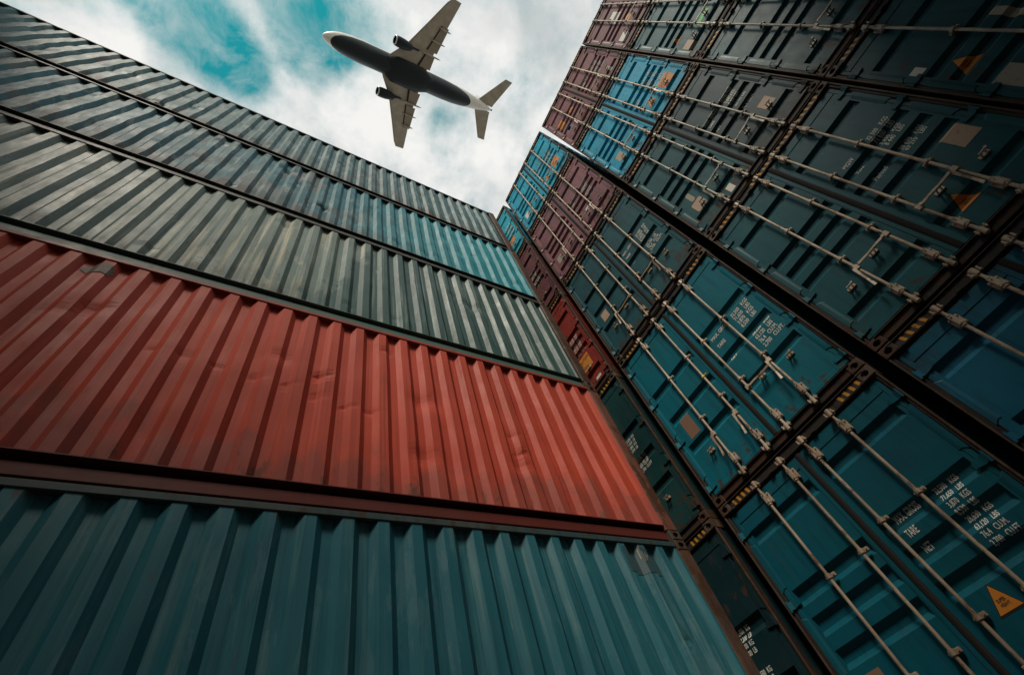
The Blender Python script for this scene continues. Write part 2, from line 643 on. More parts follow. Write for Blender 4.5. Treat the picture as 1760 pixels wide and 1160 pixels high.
# gasket between the leaves: overlapping rubber lip with a rounded front
m = MB()
m.loft([[(DX + 0.02, -0.030, z), (DX - 0.008, -0.028, z), (DX - 0.018, -0.010, z), (DX - 0.015, 0.012, z), (DX - 0.006, 0.030, z), (DX + 0.02, 0.033, z)]
        for z in (0.150, 1.0, 1.9, 2.735)])
for y0, y1, z0, z1 in ((-1.086, 1.086, 2.737, 2.762), (-1.086, 1.086, 0.126, 0.148), (-1.0965, -1.0875, 0.126, 2.762), (1.0875, 1.0965, 0.126, 2.762)):
    m.box(DX + 0.004, DX + 0.04, y0, y1, z0, z1)
GASKET = m.mesh('door_gasket', rubber)

# frame
m = MB()
m.box(0.022, 0.11, 1.098, 1.143, 0.118, HT - 0.118, 0.006)
m.cur = 1
m.box(0.004, 0.030, 1.130, 1.148, 0.12, HT - 0.12, 0.003)
POST = {1: m.mesh('corner_post', [bpy.data.materials[0], worn_edge])}
m = MB()
m.box(0.022, 0.11, -1.143, -1.098, 0.118, HT - 0.118, 0.006)
m.cur = 1
m.box(0.004, 0.030, -1.148, -1.130, 0.12, HT - 0.12, 0.003)
POST[-1] = m.mesh('corner_post', [bpy.data.materials[0], worn_edge])
m = MB()
m.box(0.014, 0.11, -1.056, 1.056, 2.764, 2.862, 0.006)
m.box(-0.004, 0.10, -1.070, 1.070, 2.862, 2.874, 0.002)
for y in (-0.99, -0.30, 0.34, 0.985):
    m.box(-0.006, 0.02, y - 0.03, y + 0.03, 2.764, 2.79, 0.004)
HEADER = m.mesh('header_rail', bpy.data.materials[0])
m = MB()
m.box(0.012, 0.11, -1.056, 1.056, 0.018, 0.124, 0.006)
m.box(-0.010, 0.05, -1.050, 1.050, 0.108, 0.122, 0.003)
SILL = m.mesh('sill_rail', bpy.data.materials[0])


def corr_strip(length, z0, z1, pitch=0.278, depth=0.036, nz=1, wob=0.0, seed=0, x_start=0.0):
    """(verts, faces) of corrugated sheet in the XZ plane, outer face towards -Y at y = 0"""
    prof = [(0.0, 0.0), (0.25, 0.0), (0.5, 1.0), (0.75, 1.0)]
    xs = []
    k = 0
    while True:
        done = False
        for t, d in prof:
            x = x_start + (k + t) * pitch
            if x > length:
                done = True
                break
            xs.append((x, d * depth))
        if done:
            break
        k += 1
    xs.append((length, xs[-1][1]))
    V, F = [], []
    for j in range(nz + 1):
        z = z0 + (z1 - z0) * j / nz
        for x, d in xs:
            w = 0.0
            if wob:
                w = wob * mnoise.noise(Vector((x * 0.75 + seed * 7.3, z * 0.8, seed * 3.1)))
                w += wob * 0.45 * mnoise.noise(Vector((x * 2.6 + seed, z * 2.2, seed * 5.7)))
                e = min(1, (z - z0) / 0.25, (z1 - z) / 0.25)
                w *= max(0, e)
            V.append((x, d + w, z))
    n = len(xs)
    for j in range(nz):
        for i in range(n - 1):
            a = j * n + i
            F.append((a, a + 1, a + n + 1, a + n))
    return V, F


LEN = 12.19
SIDE = {}
for s in (1, -1):
    V, F = corr_strip(LEN - 0.16, 0.14, HT - 0.10, x_start=0.0)
    m = MB()
    m.v = [(v[0] + 0.12, s * (1.135 - v[1]), v[2]) for v in V]
    m.f = [list(f) for f in F]
    m.mi = [0] * len(F)
    m.box(0.12, LEN - 0.04, s * 1.146 if s < 0 else 1.08, s * 1.08 if s < 0 else 1.146, HT - 0.098, HT - 0.02)
    m.box(0.12, LEN - 0.04, s * 1.146 if s < 0 else 1.08, s * 1.08 if s < 0 else 1.146, 0.03, 0.138)
    SIDE[s] = m.mesh('side_panel', bpy.data.materials[0])
m = MB()
m.box(0.112, LEN, -1.078, 1.078, HT - 0.06, HT - 0.03)
ROOF = m.mesh('roof_panel', bpy.data.materials[0])
m = MB()
m.box(0.112, LEN, -1.078, 1.078, 0.04, 0.13)
FLOOR = m.mesh('floor', frame_dark)
m = MB()
m.box(LEN - 0.038, LEN, -1.146, 1.146, 0.134, HT - 0.062)
ENDP = m.mesh('end_panel', bpy.data.materials[0])

# ---------------------------------------------------------------- print that follows the pressed sheet


def text_geo(lines, size, xscale=0.62, lead=None):
    """triangles of a block of lettering; text x runs right, y runs up, first baseline at 0"""
    V, F = [], []
    lead = lead or size * 1.1
    for k, s in enumerate(lines):
        if not s:
            continue
        cu = bpy.data.curves.new('lettering', 'FONT')
        cu.body = s
        cu.size = size / 0.70
        cu.resolution_u = 2
        cu.offset = size * 0.02
        to = bpy.data.objects.new('lettering', cu)
        me = bpy.data.meshes.new_from_object(to)
        i = len(V)
        V += [(v.co.x * xscale, v.co.y - k * lead) for v in me.vertices]
        F += [[i + q for q in p.vertices] for p in me.polygons]
        bpy.data.objects.remove(to)
        bpy.data.curves.remove(cu)
        bpy.data.meshes.remove(me)
    return V, F


def on_door(name, V, F, y, z, kind, mat, door, lift=0.0025, kind_=None):
    """lay flat geometry (x right, y up) on the pressed sheet of a leaf; y, z = where its origin stands"""
    bm_ = bmesh.new()
    vs_ = [bm_.verts.new((0.0, y - a, z + b)) for a, b in V]
    for f in F:
        try:
            bm_.faces.new([vs_[i] for i in f])
        except ValueError:
            pass
    for zz, d in zprofile(kind):
        bmesh.ops.bisect_plane(bm_, geom=bm_.verts[:] + bm_.edges[:] + bm_.faces[:], plane_co=(0, 0, zz), plane_no=(0, 0, 1))
    for v in bm_.verts:
        gi, go = 0.085, 1.003
        d = depth_at(kind, v.co.z) if gi < abs(v.co.y) < go else 0.0
        v.co.x = DX + 0.006 + d - lift
    for f in bm_.faces:
        if f.normal.x > 0:
            f.normal_flip()
    me = bpy.data.meshes.new(name)
    bm_.to_mesh(me)
    bm_.free()
    me.materials.append(mat)
    o = ob(name, me, door)
    if kind_:
        o['kind'] = kind_
    return o


def rectg(w, h, skew=0.0, r=0.0):
    if r:
        pts = []
        for cx, cy, a0 in ((w / 2 - r, h / 2 - r, 0), (-w / 2 + r, h / 2 - r, 90), (-w / 2 + r, -h / 2 + r, 180), (w / 2 - r, -h / 2 + r, 270)):
            for k in range(5):
                t = math.radians(a0 + 22.5 * k)
                pts.append((cx + r * math.cos(t), cy + r * math.sin(t)))
        return pts, [list(range(len(pts)))]
    return [(-w / 2, -h / 2), (w / 2, -h / 2), (w / 2 + skew, h / 2), (-w / 2 + skew, h / 2)], [[0, 1, 2, 3]]


def trig(w, h):
    return [(-w / 2, -h / 2), (w / 2, -h / 2), (0, h / 2)], [[0, 1, 2]]


def center(V):
    if not V:
        return V
    cx = (min(v[0] for v in V) + max(v[0] for v in V)) / 2
    cy = (min(v[1] for v in V) + max(v[1] for v in V)) / 2
    return [(v[0] - cx, v[1] - cy) for v in V]


def weights(door, kind, labels, values, z, size, lead, ly=-0.235, vy=-0.615, lsize=None, lxs=0.62, vxs=0.62, lwhich=(0, 2, 4), gap=None):
    """the block of weights: captions beside the inner bar, figures outside the outer bar"""
    L = [''] * 8
    for w_, t in zip(lwhich, labels):
        L[w_] = t
    V, F = [], []
    for k, (cap, val) in enumerate(zip(L, values)):
        off = -k * lead - (gap[1] if gap and k >= gap[0] else 0)
        for s, yy, sz, xs in ((cap, 0.0, lsize or size, lxs), (val, ly - vy, size, vxs)):
            if s:
                v, f = text_geo([s], sz, xs)
                i = len(V)
                V += [(a + yy, b + off) for a, b in v]
                F += [[i + q for q in p] for p in f]
    on_door('lettering', V, F, ly, z, kind, letter_w, door, kind_='stuff')


def sign(name, door, kind, y, z, w, h, mat, text=None, tsize=0.03, tmat=None, skew=0.0, tri=False, r=0.0, rows=None):
    V, F = trig(w, h) if tri else rectg(w, h, skew, r)
    if tri:
        v, f = trig(w * 1.16, h * 1.16)
        on_door('sign_border', v, f, y, z, kind, letter_k, door, lift=0.0015)
    on_door(name, V, F, y, z, kind, mat, door, lift=0.003)
    if text:
        v, f = text_geo(text, tsize, 0.75, tsize * 1.35)
        v = center(v)
        if tri:
            v = [(a, b - h * 0.17) for a, b in v]
        on_door('lettering', v, f, y, z, kind, tmat or letter_k, door, lift=0.0048, kind_='stuff')


def stripe_mesh(y0, y1, z0, z1, pitch=0.075, phase=0.0):
    """yellow bars of a hazard strip on the header"""
    m = MB()
    m.cur = 1
    m.face([(0.0115, y0, z0), (0.0115, y1, z0), (0.0115, y1, z1), (0.0115, y0, z1)])
    m.cur = 0
    y = y0 + phase
    while y + pitch * 0.5 < y1:
        sl_ = (z1 - z0) * 0.25
        a, b = y + 0.004, y + pitch * 0.5
        m.face([(0.0090, a, z0 + 0.006), (0.0090, b, z0 + 0.006), (0.0090, b + sl_, z1 - 0.006), (0.0090, a + sl_, z1 - 0.006)])
        y += pitch
    return m.mesh('hazard_stripe', [hazard_y, hazard_k])


STR = {'right': stripe_mesh(-0.99, -0.66, 2.778, 2.856), 'left': stripe_mesh(0.66, 0.99, 2.778, 2.856),
       'full': stripe_mesh(-0.98, 0.30, 2.778, 2.856)}
BOTH = ('right', 'left')
GRP = 'containers stacked in columns with their doors facing the aisle'


def container(key, label, ymid, tier, paint_l, paint_r, frame, kind, stripes=BOTH, left_level=True, right_level=True, mark=None):
    z0 = ZB[tier]
    rnd = random.Random(key)
    r = thing('shipping_container', label, 'container', (XB, ymid, z0), GRP)
    if tier == 0:                                        # the lowest boxes stand on bearers on the asphalt
        r.location.z = z0
        r.scale = (1, 1, (ZB[1] - ZB[0] - 0.01) / HT)
    for s in (1, -1):
        ob('corner_post', POST[s], r, mat=frame)
        for z in (0.0575, HT - 0.0575):
            ob('corner_casting', CAST, r, (0, s * 1.0725, z))
        ob('side_panel', SIDE[s], r, mat=paint_r)
    ob('header_rail', HEADER, r, mat=frame)
    ob('sill_rail', SILL, r, mat=frame)
    ob('roof_panel', ROOF, r, mat=paint_r)
    ob('floor', FLOOR, r)
    ob('end_panel', ENDP, r, mat=paint_r)
    ob('door_gasket', GASKET, r)
    for s_ in stripes:
        ob('hazard_stripe', STR[s_], r)
    doors = {}
    zn = ZINC[{'A': 0, 'B': 0, 'C': 2, 'D': 1}[key[0]]] if rnd.random() < 0.75 else rnd.choice(ZINC)
    for s, pm, lev in ((1, paint_l, left_level), (-1, paint_r, right_level)):
        d = ob('door', door_mesh(s, kind), r, mat=pm)
        doors[s] = d
        hz = 0.70 + rnd.uniform(-0.07, 0.06)
        gz = rnd.uniform(-0.05, 0.05)
        for q, yb in ((0, 0.165), (1, 0.565)):
            y = yb * s
            ob('lock_bar', BAR, d, (BARX, y, 0), mat=zn)
            for z in (0.29, 2.60):
                ob('bearing_bracket', BEARING, d, (BARX, y, z), mat=zn)
            for z in (0.96 + gz, 1.78 + gz):
                ob('guide_ring', GUIDE, d, (BARX, y, z), mat=zn)
            c = ob('locking_cam', CAM, d, (BARX, y, 2.785), mat=zn)
            c = ob('locking_cam', CAM, d, (BARX, y, 0.085), mat=zn)
            c.rotation_euler = (math.pi, 0, 0)
            c.scale = (1, 1, 1)
            for z in (2.805, 0.068):
                ob('cam_keeper', KEEPER, r, (BARX, y, z))
            if q == 0 and lev:
                h = ob('handle', HANDLE[s], d, (BARX, y, hz), mat=zn)
                h.rotation_euler = (rnd.uniform(-0.05, 0.10) * s, 0, 0)
                ob('handle_catch', CATCH, d, (BARX + 0.01, y + 0.20 * s, hz), mat=zn)
            else:
                h = ob('handle', HANDLE[0], d, (BARX, y, hz + rnd.uniform(-0.03, 0.05)), mat=zn)
                h.rotation_euler = (rnd.uniform(-0.04, 0.06), 0, rnd.uniform(-0.5, 0.5))
            if q == 1:
                ob('handle_catch', CATCH, d, (BARX + 0.01, y + 0.19 * s, hz - 0.08), mat=zn)
        for z in (0.25, 0.98, 1.74, 2.50):
            h = ob('hinge', HINGE[s], d, (0, 0, z), mat=pm)
    if mark:
        mark(doors, kind)
    return r


# ---------------------------------------------------------------- paints of the right-hand boxes
k = 1.28
PA = dict(
    A1=paint('blue_paint_a', S(8, 128, 144, k), off=1), A2=paint('maroon_paint_a', S(88, 50, 52, k), rust=.6, off=2),
    A3=paint('red_paint_a', S(112, 38, 32, k), rust=.58, off=3), A4=paint('green_paint_a', S(10, 46, 47, k), off=4),
    A5=paint('dark_paint_a', S(8, 34, 39, k), off=5),
    B1=paint('blue_paint_b', S(3, 124, 146, k), off=6), B2=paint('maroon_paint_b', S(104, 66, 72, k), S(120, 76, 80, k), rust=.62, off=7),
    B3=paint('slate_paint_b', S(27, 72, 79, k), S(25, 64, 72, k), off=8), B4=paint('teal_paint_b', S(3, 88, 103, k), S(10, 84, 96, k), rust=.64, grime=.4, off=9),
    B5=paint('blue_paint_low', S(5, 68, 82, k), S(7, 74, 84, k), rust=.68, grime=.35, off=10),
    C1=paint('maroon_paint_c', S(94, 52, 54, k), rust=.57, off=11), C2=paint('blue_paint_c', S(2, 122, 148, k), off=12),
    C3=paint('slate_paint_c', S(14, 64, 69, k), off=13), C3R=paint('grey_paint_c', S(38, 60, 65, k), S(34, 56, 62, k), rust=.62, off=14),
    C4=paint('teal_paint_c', S(10, 65, 74, k), S(12, 71, 78, k), rust=.68, grime=.4, off=15), C5=paint('blue_paint_far', S(6, 70, 90, k), rust=.68, off=16),
    D1=paint('maroon_paint_d', S(86, 46, 50, k), off=17), D2=paint('slate_paint_d', S(16, 68, 74, k), off=18),
    D3=paint('grey_teal_paint_d', S(18, 62, 69, k), off=19), D4=paint('dark_teal_paint_d', S(10, 57, 64, k), off=20))
FRM = dict(d=frame_dark, maroon=paint('maroon_frame', (0.07, 0.030, 0.026), rust=.55, off=21, rough=.6),
           teal=paint('teal_frame', (0.018, 0.034, 0.036), (0.034, 0.030, 0.026), rust=.55, off=22, rough=.6),
           red=paint('red_frame', (0.10, 0.030, 0.022), (0.06, 0.03, 0.022), rust=.5, off=23, rough=.6))
YA, YB, YC, YD = 4.13, 1.678, -0.762, -3.105
W8 = ['32,500   KGS', '71,650   LBS', '3,870   KGS', '8,530   LBS', '28,630   KGS', '63,120   LBS', '76.4   CU.M.', '2,700   CU.FT.']
MTN = ('MAX. GROSS', 'TARE', 'NET')
CAUT = ['CAUTION', '9\'6"', 'HIGH']


def mk_B5(d, kd):
    weights(d[-1], kd, MTN, W8, 1.755, 0.046, 0.067, ly=-0.215, vy=-0.625, lsize=0.062, lxs=0.50, vxs=0.62)
    sign('warning_triangle', d[-1], kd, -0.365, 1.045, 0.185, 0.175, sign_o, ['SUPER', 'HEAVY'], 0.022, tri=True)
    sign('warning_triangle', d[-1], kd, -0.76, 1.09, 0.185, 0.175, sign_o, ['SUPER', 'HEAVY'], 0.022, tri=True)
    sign('patch', d[1], kd, 0.84, 0.95, 0.17, 0.24, plate_b)


def mk_B4(d, kd):
    weights(d[-1], kd, MTN, W8, 1.655, 0.058, 0.078, ly=-0.235, vy=-0.645, lxs=0.72, vxs=0.68, gap=(4, 0.12))
    sign('patch', d[1], kd, 0.795, 1.07, 0.18, 0.34, plate_b)
    m = MB()
    m.tube((BARX, 0.165, 1.345), (BARX, 0.165, 1.375), 0.024, 10)
    m.box(BARX - 0.012, BARX + 0.01, 0.10, 0.145, 1.352, 1.368, 0.003)
    ob('bar_tag', m.mesh('bar_tag', tag_y), d[1])


def mk_B3(d, kd):
    v = [s.replace(' KGS', ' KG').replace(' LBS', ' LB') for s in W8]
    weights(d[-1], kd, ('MAX. GROSS', 'TARE', 'NET'), v, 1.60, 0.056, 0.072, ly=-0.215, vy=-0.63, lxs=0.7, vxs=0.7, gap=(4, 0.09))
    sign('patch', d[1], kd, 0.80, 1.08, 0.17, 0.22, plate_t)


def mk_B2(d, kd):
    v = ['32,500 KGS', '71,650 LBS', '3,800 KGS', '8,380 LBS', '28,700 KGS', '63,270 LBS', '76.4 CU.M', '2,700 CU.FT']
    weights(d[-1], kd, MTN, v, 1.66, 0.056, 0.082, ly=-0.20, vy=-0.62, lxs=0.6, vxs=0.6)
    sign('data_plate', d[1], kd, 0.84, 0.78, 0.17, 0.24, plate_gy, r=0.03)
    sign('sticker', d[-1], kd, -0.42, 0.84, 0.10, 0.13, sign_w)


def mk_B1(d, kd):
    weights(d[-1], kd, MTN, W8, 1.66, 0.062, 0.088, ly=-0.19, vy=-0.60, lxs=0.6, vxs=0.6)
    sign('caution_placard', d[-1], kd, -0.76, 0.84, 0.27, 0.34, sign_o, CAUT, 0.05)
    sign('warning_triangle', d[-1], kd, -0.31, 0.80, 0.21, 0.24, sign_o, ['SUPER', 'HEAVY'], 0.022, tri=True)
    sign('sticker', d[1], kd, 0.84, 0.80, 0.16, 0.26, sign_w)


def mk_A1(d, kd):
    weights(d[-1], kd, MTN, W8, 1.74, 0.066, 0.09, ly=-0.20, vy=-0.72, lxs=0.6, vxs=0.6)
    sign('caution_placard', d[-1], kd, -0.72, 0.96, 0.30, 0.34, sign_o, CAUT, 0.05)


def mk_A2(d, kd):
    weights(d[-1], kd, MTN, W8, 1.66, 0.056, 0.08, ly=-0.20, vy=-0.62, lxs=0.6, vxs=0.6)


def mk_A3(d, kd):
    weights(d[-1], kd, MTN, W8, 1.50, 0.050, 0.066, ly=-0.20, vy=-0.64, lxs=0.6, vxs=0.66)
    sign('caution_placard', d[-1], kd, -0.72, 0.77, 0.33, 0.35, sign_o, CAUT, 0.065)
    sign('sticker', d[-1], kd, -0.83, 0.13 + 0.12, 0.14, 0.06, sign_w)


def mk_A4(d, kd):
    v = ['32,500  KG', '71,650  LB', '3,840  KG', '8,470  LB', '28,640  KG', '63,140  LB', '76.4  CU.M', '2,700  CU.FT']
    weights(d[-1], kd, MTN, v, 1.70, 0.046, 0.066, ly=-0.20, vy=-0.60, lxs=0.6, vxs=0.68, gap=(4, 0.10))


def mk_A5(d, kd):
    v = ['30,480  KG', '67,200  LB', '3,900  KG', '8,600  LB', '26,580  KG', '58,600  LB', '76.4  CU.M', '2,700  CU.FT']
    weights(d[-1], kd, MTN, v, 1.82, 0.046, 0.066, ly=-0.20, vy=-0.56, lxs=0.6, vxs=0.68, gap=(4, 0.12))


def mk_C4(d, kd):
    v = ['32 500   KGS', '71 650   LBS', '3 830   KGS', '8 440   LBS', '28 670   KGS', '63 210   LBS', '', '']
    weights(d[-1], kd, ('MGW', 'Tare', 'Payload'), v, 1.73, 0.056, 0.080, ly=-0.285, vy=-0.635, lxs=0.66, vxs=0.62, gap=(4, 0.07))
    sign('data_plate', d[-1], kd, -0.875, 0.93, 0.19, 0.27, plate_t)
    sign('warning_triangle', d[-1], kd, -0.36, 0.48, 0.20, 0.20, sign_o, ['SUPER', 'HEAVY'], 0.022, tri=True)


def mk_C3(d, kd):
    v = ['32.500 KGS', '71.650 LBS', '3.840 KGS', '8.460 LBS', '', '63.190 LBS', '', '76.4 CU.M.']
    weights(d[-1], kd, ('MAX. GROSS', 'TARE', 'NET'), v, 1.66, 0.058, 0.082, ly=-0.235, vy=-0.645, lxs=0.66, vxs=0.6)
    sign('data_plate', d[-1], kd, -0.78, 0.70, 0.17, 0.24, plate_t)
    sign('data_plate', d[1], kd, 0.80, 0.66, 0.20, 0.24, plate_t, r=0.03)
    sign('sticker', d[1], kd, 0.79, 0.96, 0.08, 0.30, plate_gy, r=0.038)
    sign('sticker', d[1], kd, 0.40, 0.26, 0.10, 0.20, sign_w)


def mk_C2(d, kd):
    weights(d[-1], kd, MTN, W8, 1.56, 0.066, 0.10, ly=-0.20, vy=-0.60, lxs=0.6, vxs=0.6)
    sign('caution_placard', d[-1], kd, -0.78, 0.70, 0.28, 0.34, sign_o, CAUT, 0.055)
    sign('warning_triangle', d[-1], kd, -0.35, 0.79, 0.19, 0.24, sign_o, ['SUPER', 'HEAVY'], 0.022, tri=True)
    sign('sticker', d[1], kd, 0.78, 0.75, 0.17, 0.26, plate_t)


def mk_C1(d, kd):
    weights(d[-1], kd, MTN, W8, 1.62, 0.062, 0.094, ly=-0.20, vy=-0.60, lxs=0.6, vxs=0.6)
    sign('sticker', d[-1], kd, -0.77, 0.50, 0.08, 0.32, sign_w)
    sign('caution_placard', d[1], kd, 0.84, 1.57, 0.20, 0.40, sign_o, CAUT, 0.045)
    sign('warning_triangle', d[1], kd, 0.40, 1.55, 0.20, 0.26, sign_o, ['SUPER', 'HEAVY'], 0.022, tri=True)
    sign('placard', d[1], kd, 0.81, 1.02, 0.26, 0.44, sign_p)
    sign('sticker', d[1], kd, 0.81, 1.02, 0.10, 0.20, plate_gy, r=0.02)


def mk_D1(d, kd):
    sign('sticker', d[1], kd, 0.46, 1.70, 0.28, 0.46, sign_w)
    sign('sticker', d[1], kd, 0.44, 0.92, 0.16, 0.22, sign_o, r=0.05)
    sign('data_plate', d[1], kd, 0.86, 0.62, 0.22, 0.28, sign_w, r=0.03)


def mk_D2(d, kd):
    sign('sticker', d[1], kd, 0.43, 0.70, 0.30, 0.10, sign_g)
    sign('warning_triangle', d[1], kd, 0.85, 1.12, 0.16, 0.22, sign_o, ['SUPER', 'HEAVY'], 0.022, tri=True)
    sign('data_plate', d[1], kd, 0.91, 0.60, 0.17, 0.26, plate_t)


def mk_D4(d, kd):
    sign('sticker', d[1], kd, 0.965, 1.80, 0.09, 0.13, sign_w)
    sign('warning_triangle', d[1], kd, 0.83, 1.44, 0.20, 0.20, sign_o, ['SUPER', 'HEAVY'], 0.022, tri=True)
    sign('data_plate', d[1], kd, 0.90, 0.90, 0.19, 0.27, plate_gy)
    sign('sticker', d[1], kd, 0.36, 1.40, 0.08, 0.36, plate_gy, r=0.038)


CONT = [
    ('A1', 'bright blue container topping the far left column, half hidden by the grey wall', YA, 4, 'A1', 'A1', 'd', 'five', BOTH, mk_A1),
    ('A2', 'maroon container in the far left column between the bright blue and the red one', YA, 3, 'A2', 'A2', 'maroon', 'five', BOTH, mk_A2),
    ('A3', 'red container with an orange CAUTION 9\'6" HIGH placard beside the green side wall', YA, 2, 'A3', 'A3', 'red', 'five', BOTH, mk_A3),
    ('A4', 'dark green container with white weights peeking out beside the red corrugated side wall', YA, 1, 'A4', 'A4', 'teal', 'three', BOTH, mk_A4),
    ('A5', 'nearly black teal container on the ground beside the end of the blue corrugated wall', YA, 0, 'A5', 'A5', 'd', 'three', BOTH, mk_A5),
    ('B1', 'bright turquoise container on top of the maroon one, left of the strip of bright sky', YB, 4, 'B1', 'B1', 'd', 'five', BOTH, mk_B1),
    ('B2', 'dusty maroon container with a rounded grey plate, between the turquoise and the slate teal one', YB, 3, 'B2', 'B2', 'maroon', 'five', BOTH, mk_B2),
    ('B3', 'slate teal container with white weights, directly above the brighter teal one', YB, 2, 'B3', 'B3', 'd', 'three', BOTH, mk_B3),
    ('B4', 'teal container with a brown patch and a yellow tag on one of its bars', YB, 1, 'B4', 'B4', 'd', 'three', BOTH, mk_B4),
    ('B5', 'dark blue container at the bottom with large MAX. GROSS lettering and an orange triangle', YB, 0, 'B5', 'B5', 'd', 'fivehigh', BOTH, mk_B5),
    ('C1', 'maroon container above the strip of bright sky, with an orange and a purple placard', YC, 4, 'C1', 'C1', 'maroon', 'five', ('right',), mk_C1),
    ('C2', 'vivid blue container with an orange placard and an orange triangle on its right door', YC, 3, 'C2', 'C2', 'd', 'five', BOTH, mk_C2),
    ('C3', 'slate container with one greyer door and a pale oval sticker, under the vivid blue one', YC, 2, 'C3', 'C3R', 'd', 'five', ('full', 'left'), mk_C3),
    ('C4', 'dark teal container lettered MGW, Tare and Payload with a tan plate and orange triangle', YC, 1, 'C4', 'C4', 'd', 'five', ('full', 'left'), mk_C4),
    ('C5', 'deep blue container cut by the right edge, under the one lettered MGW', YC, 0, 'C5', 'C5', 'd', 'fivehigh', ('left',), None),
    ('D1', 'dark maroon container with white stickers at the top edge of the picture', YD, 4, 'D1', 'D1', 'maroon', 'five', BOTH, mk_D1),
    ('D2', 'slate teal container with a bright green sticker at the top edge of the picture', YD, 3, 'D2', 'D2', 'd', 'five', BOTH, mk_D2),
    ('D3', 'plain grey teal container without stickers, between the green sticker one and the corner one', YD, 2, 'D3', 'D3', 'd', 'five', BOTH, None),
    ('D4', 'dark teal container in the top right corner with a white square and an orange triangle', YD, 1, 'D4', 'D4', 'd', 'five', BOTH, mk_D4),
    ('D5', 'dark blue container on the ground beneath the top right corner one', YD, 0, 'D4', 'D4', 'd', 'five', BOTH, None),
]
for key, lab, ym, tier, pl, pr, fr_, kd, st, mk in CONT:
    container(key, lab, ym, tier, PA[pl], PA[pr], FRM[fr_], kd, st, left_level=(key != 'B4'), mark=mk)

# ================================================================== LEFT WALL: side walls
YL = 3.02
XE = 4.39                                                 # end of the stack
LX0 = XE - LEN
LH = 2.591
PIT = 0.265
LGRP = 'containers stacked lengthwise along the left of the aisle'


def wall_paint(name, c, spread, patches, streak_c, streak_f, blot=0.6, rustlow=0.5, off=0.0, rough=0.58, spec=0.17, peel=0.0, low_g=0.5):
    """weathered side sheet: per-rib fading, long vertical streaks, bare patches, rust along the lower edge"""
    M = Mat(name, rough, 0.0, spec)
    o = (off, off * 2.0, off * 0.7)
    col = M.mix(M.ramp(M.noise(0.45, 4, 0.6, (1, 1, 1), o), 0.34, 0.66), c, spread)
    rib = M.noise(3.4, 1, 0.5, (1, 0.01, 0.01), o)
    col = M.mix(M.math('MULTIPLY', M.ramp(rib, 0.45, 0.75), 0.4), col, tuple(v * 0.6 for v in c))
    st = M.noise(1.0, 6, 0.62, (16, 2, 0.55), o)
    col = M.mix(M.math('MULTIPLY', M.ramp(st, 0.50, 0.70), streak_f), col, streak_c)
    st2 = M.noise(1.0, 6, 0.62, (26, 2, 0.4), (o[0] + 3, 1, 4))
    col = M.mix(M.math('MULTIPLY', M.ramp(st2, 0.50, 0.70), 0.55), col, tuple(v * 0.5 for v in c))
    if patches:
        pn = M.noise(1.0, 9, 0.68, (1.7, 1, 1.05), (o[0] + 9, o[1], o[2]), 0.3)
        col = M.mix(M.math('MULTIPLY', M.ramp(pn, blot, blot + 0.05), 0.8), col, patches)
    rn = M.noise(5.0, 9, 0.72, (1.2, 1, 0.5), (o[0], o[1], o[2] + 5))
    sz = M.n('ShaderNodeSeparateXYZ')
    M.l(M.position(), sz.inputs[0])
    hf = M.math('FRACT', M.math('DIVIDE', M.math('SUBTRACT', sz.outputs['Z'], CZ - 0.263), 2.591))
    if peel:
        pl = M.noise(1.0, 12, 0.74, (6.5, 1.0, 1.25), (o[0] + 1, o[1], o[2] + 3), 0.35)
        col = M.mix(M.math('MULTIPLY', M.ramp(pl, 0.545, 0.575), peel), col, (0.215, 0.275, 0.275))
        pl2 = M.noise(1.0, 12, 0.76, (9, 1.0, 2.4), (o[0] + 6, o[1], o[2] + 1), 0.3)
        col = M.mix(M.math('MULTIPLY', M.ramp(pl2, 0.585, 0.61), peel * 0.8), col, (0.055, 0.060, 0.060))
    gl = M.math('ADD', M.noise(2.2, 9, 0.70, (1.6, 1, 0.9), (o[0], o[1] + 3, o[2])), M.math('MULTIPLY', M.ramp(hf, 0.42, 0.08), 0.30))
    col = M.mix(M.math('MULTIPLY', M.ramp(gl, 0.62, 0.78), low_g), col, (0.052, 0.057, 0.055))
    low = M.ramp(hf, 0.24, 0.07)
    top = M.ramp(hf, 0.90, 0.965)
    rn = M.math('ADD', rn, M.math('ADD', M.math('MULTIPLY', low, 0.12), M.math('MULTIPLY', top, 0.07)))
    ru = M.ramp(rn, 0.60 + (0.6 - rustlow) * 0.2, 0.68 + (0.6 - rustlow) * 0.2)
    col = M.mix(M.math('MULTIPLY', ru, 0.7), col, (0.075, 0.045, 0.032))
    M.rough(M.math('ADD', M.math('MULTIPLY', rn, 0.4), rough - 0.24))
    M.bump(M.noise(2.6, 7, 0.6), 0.2, 0.02)
    return M, col


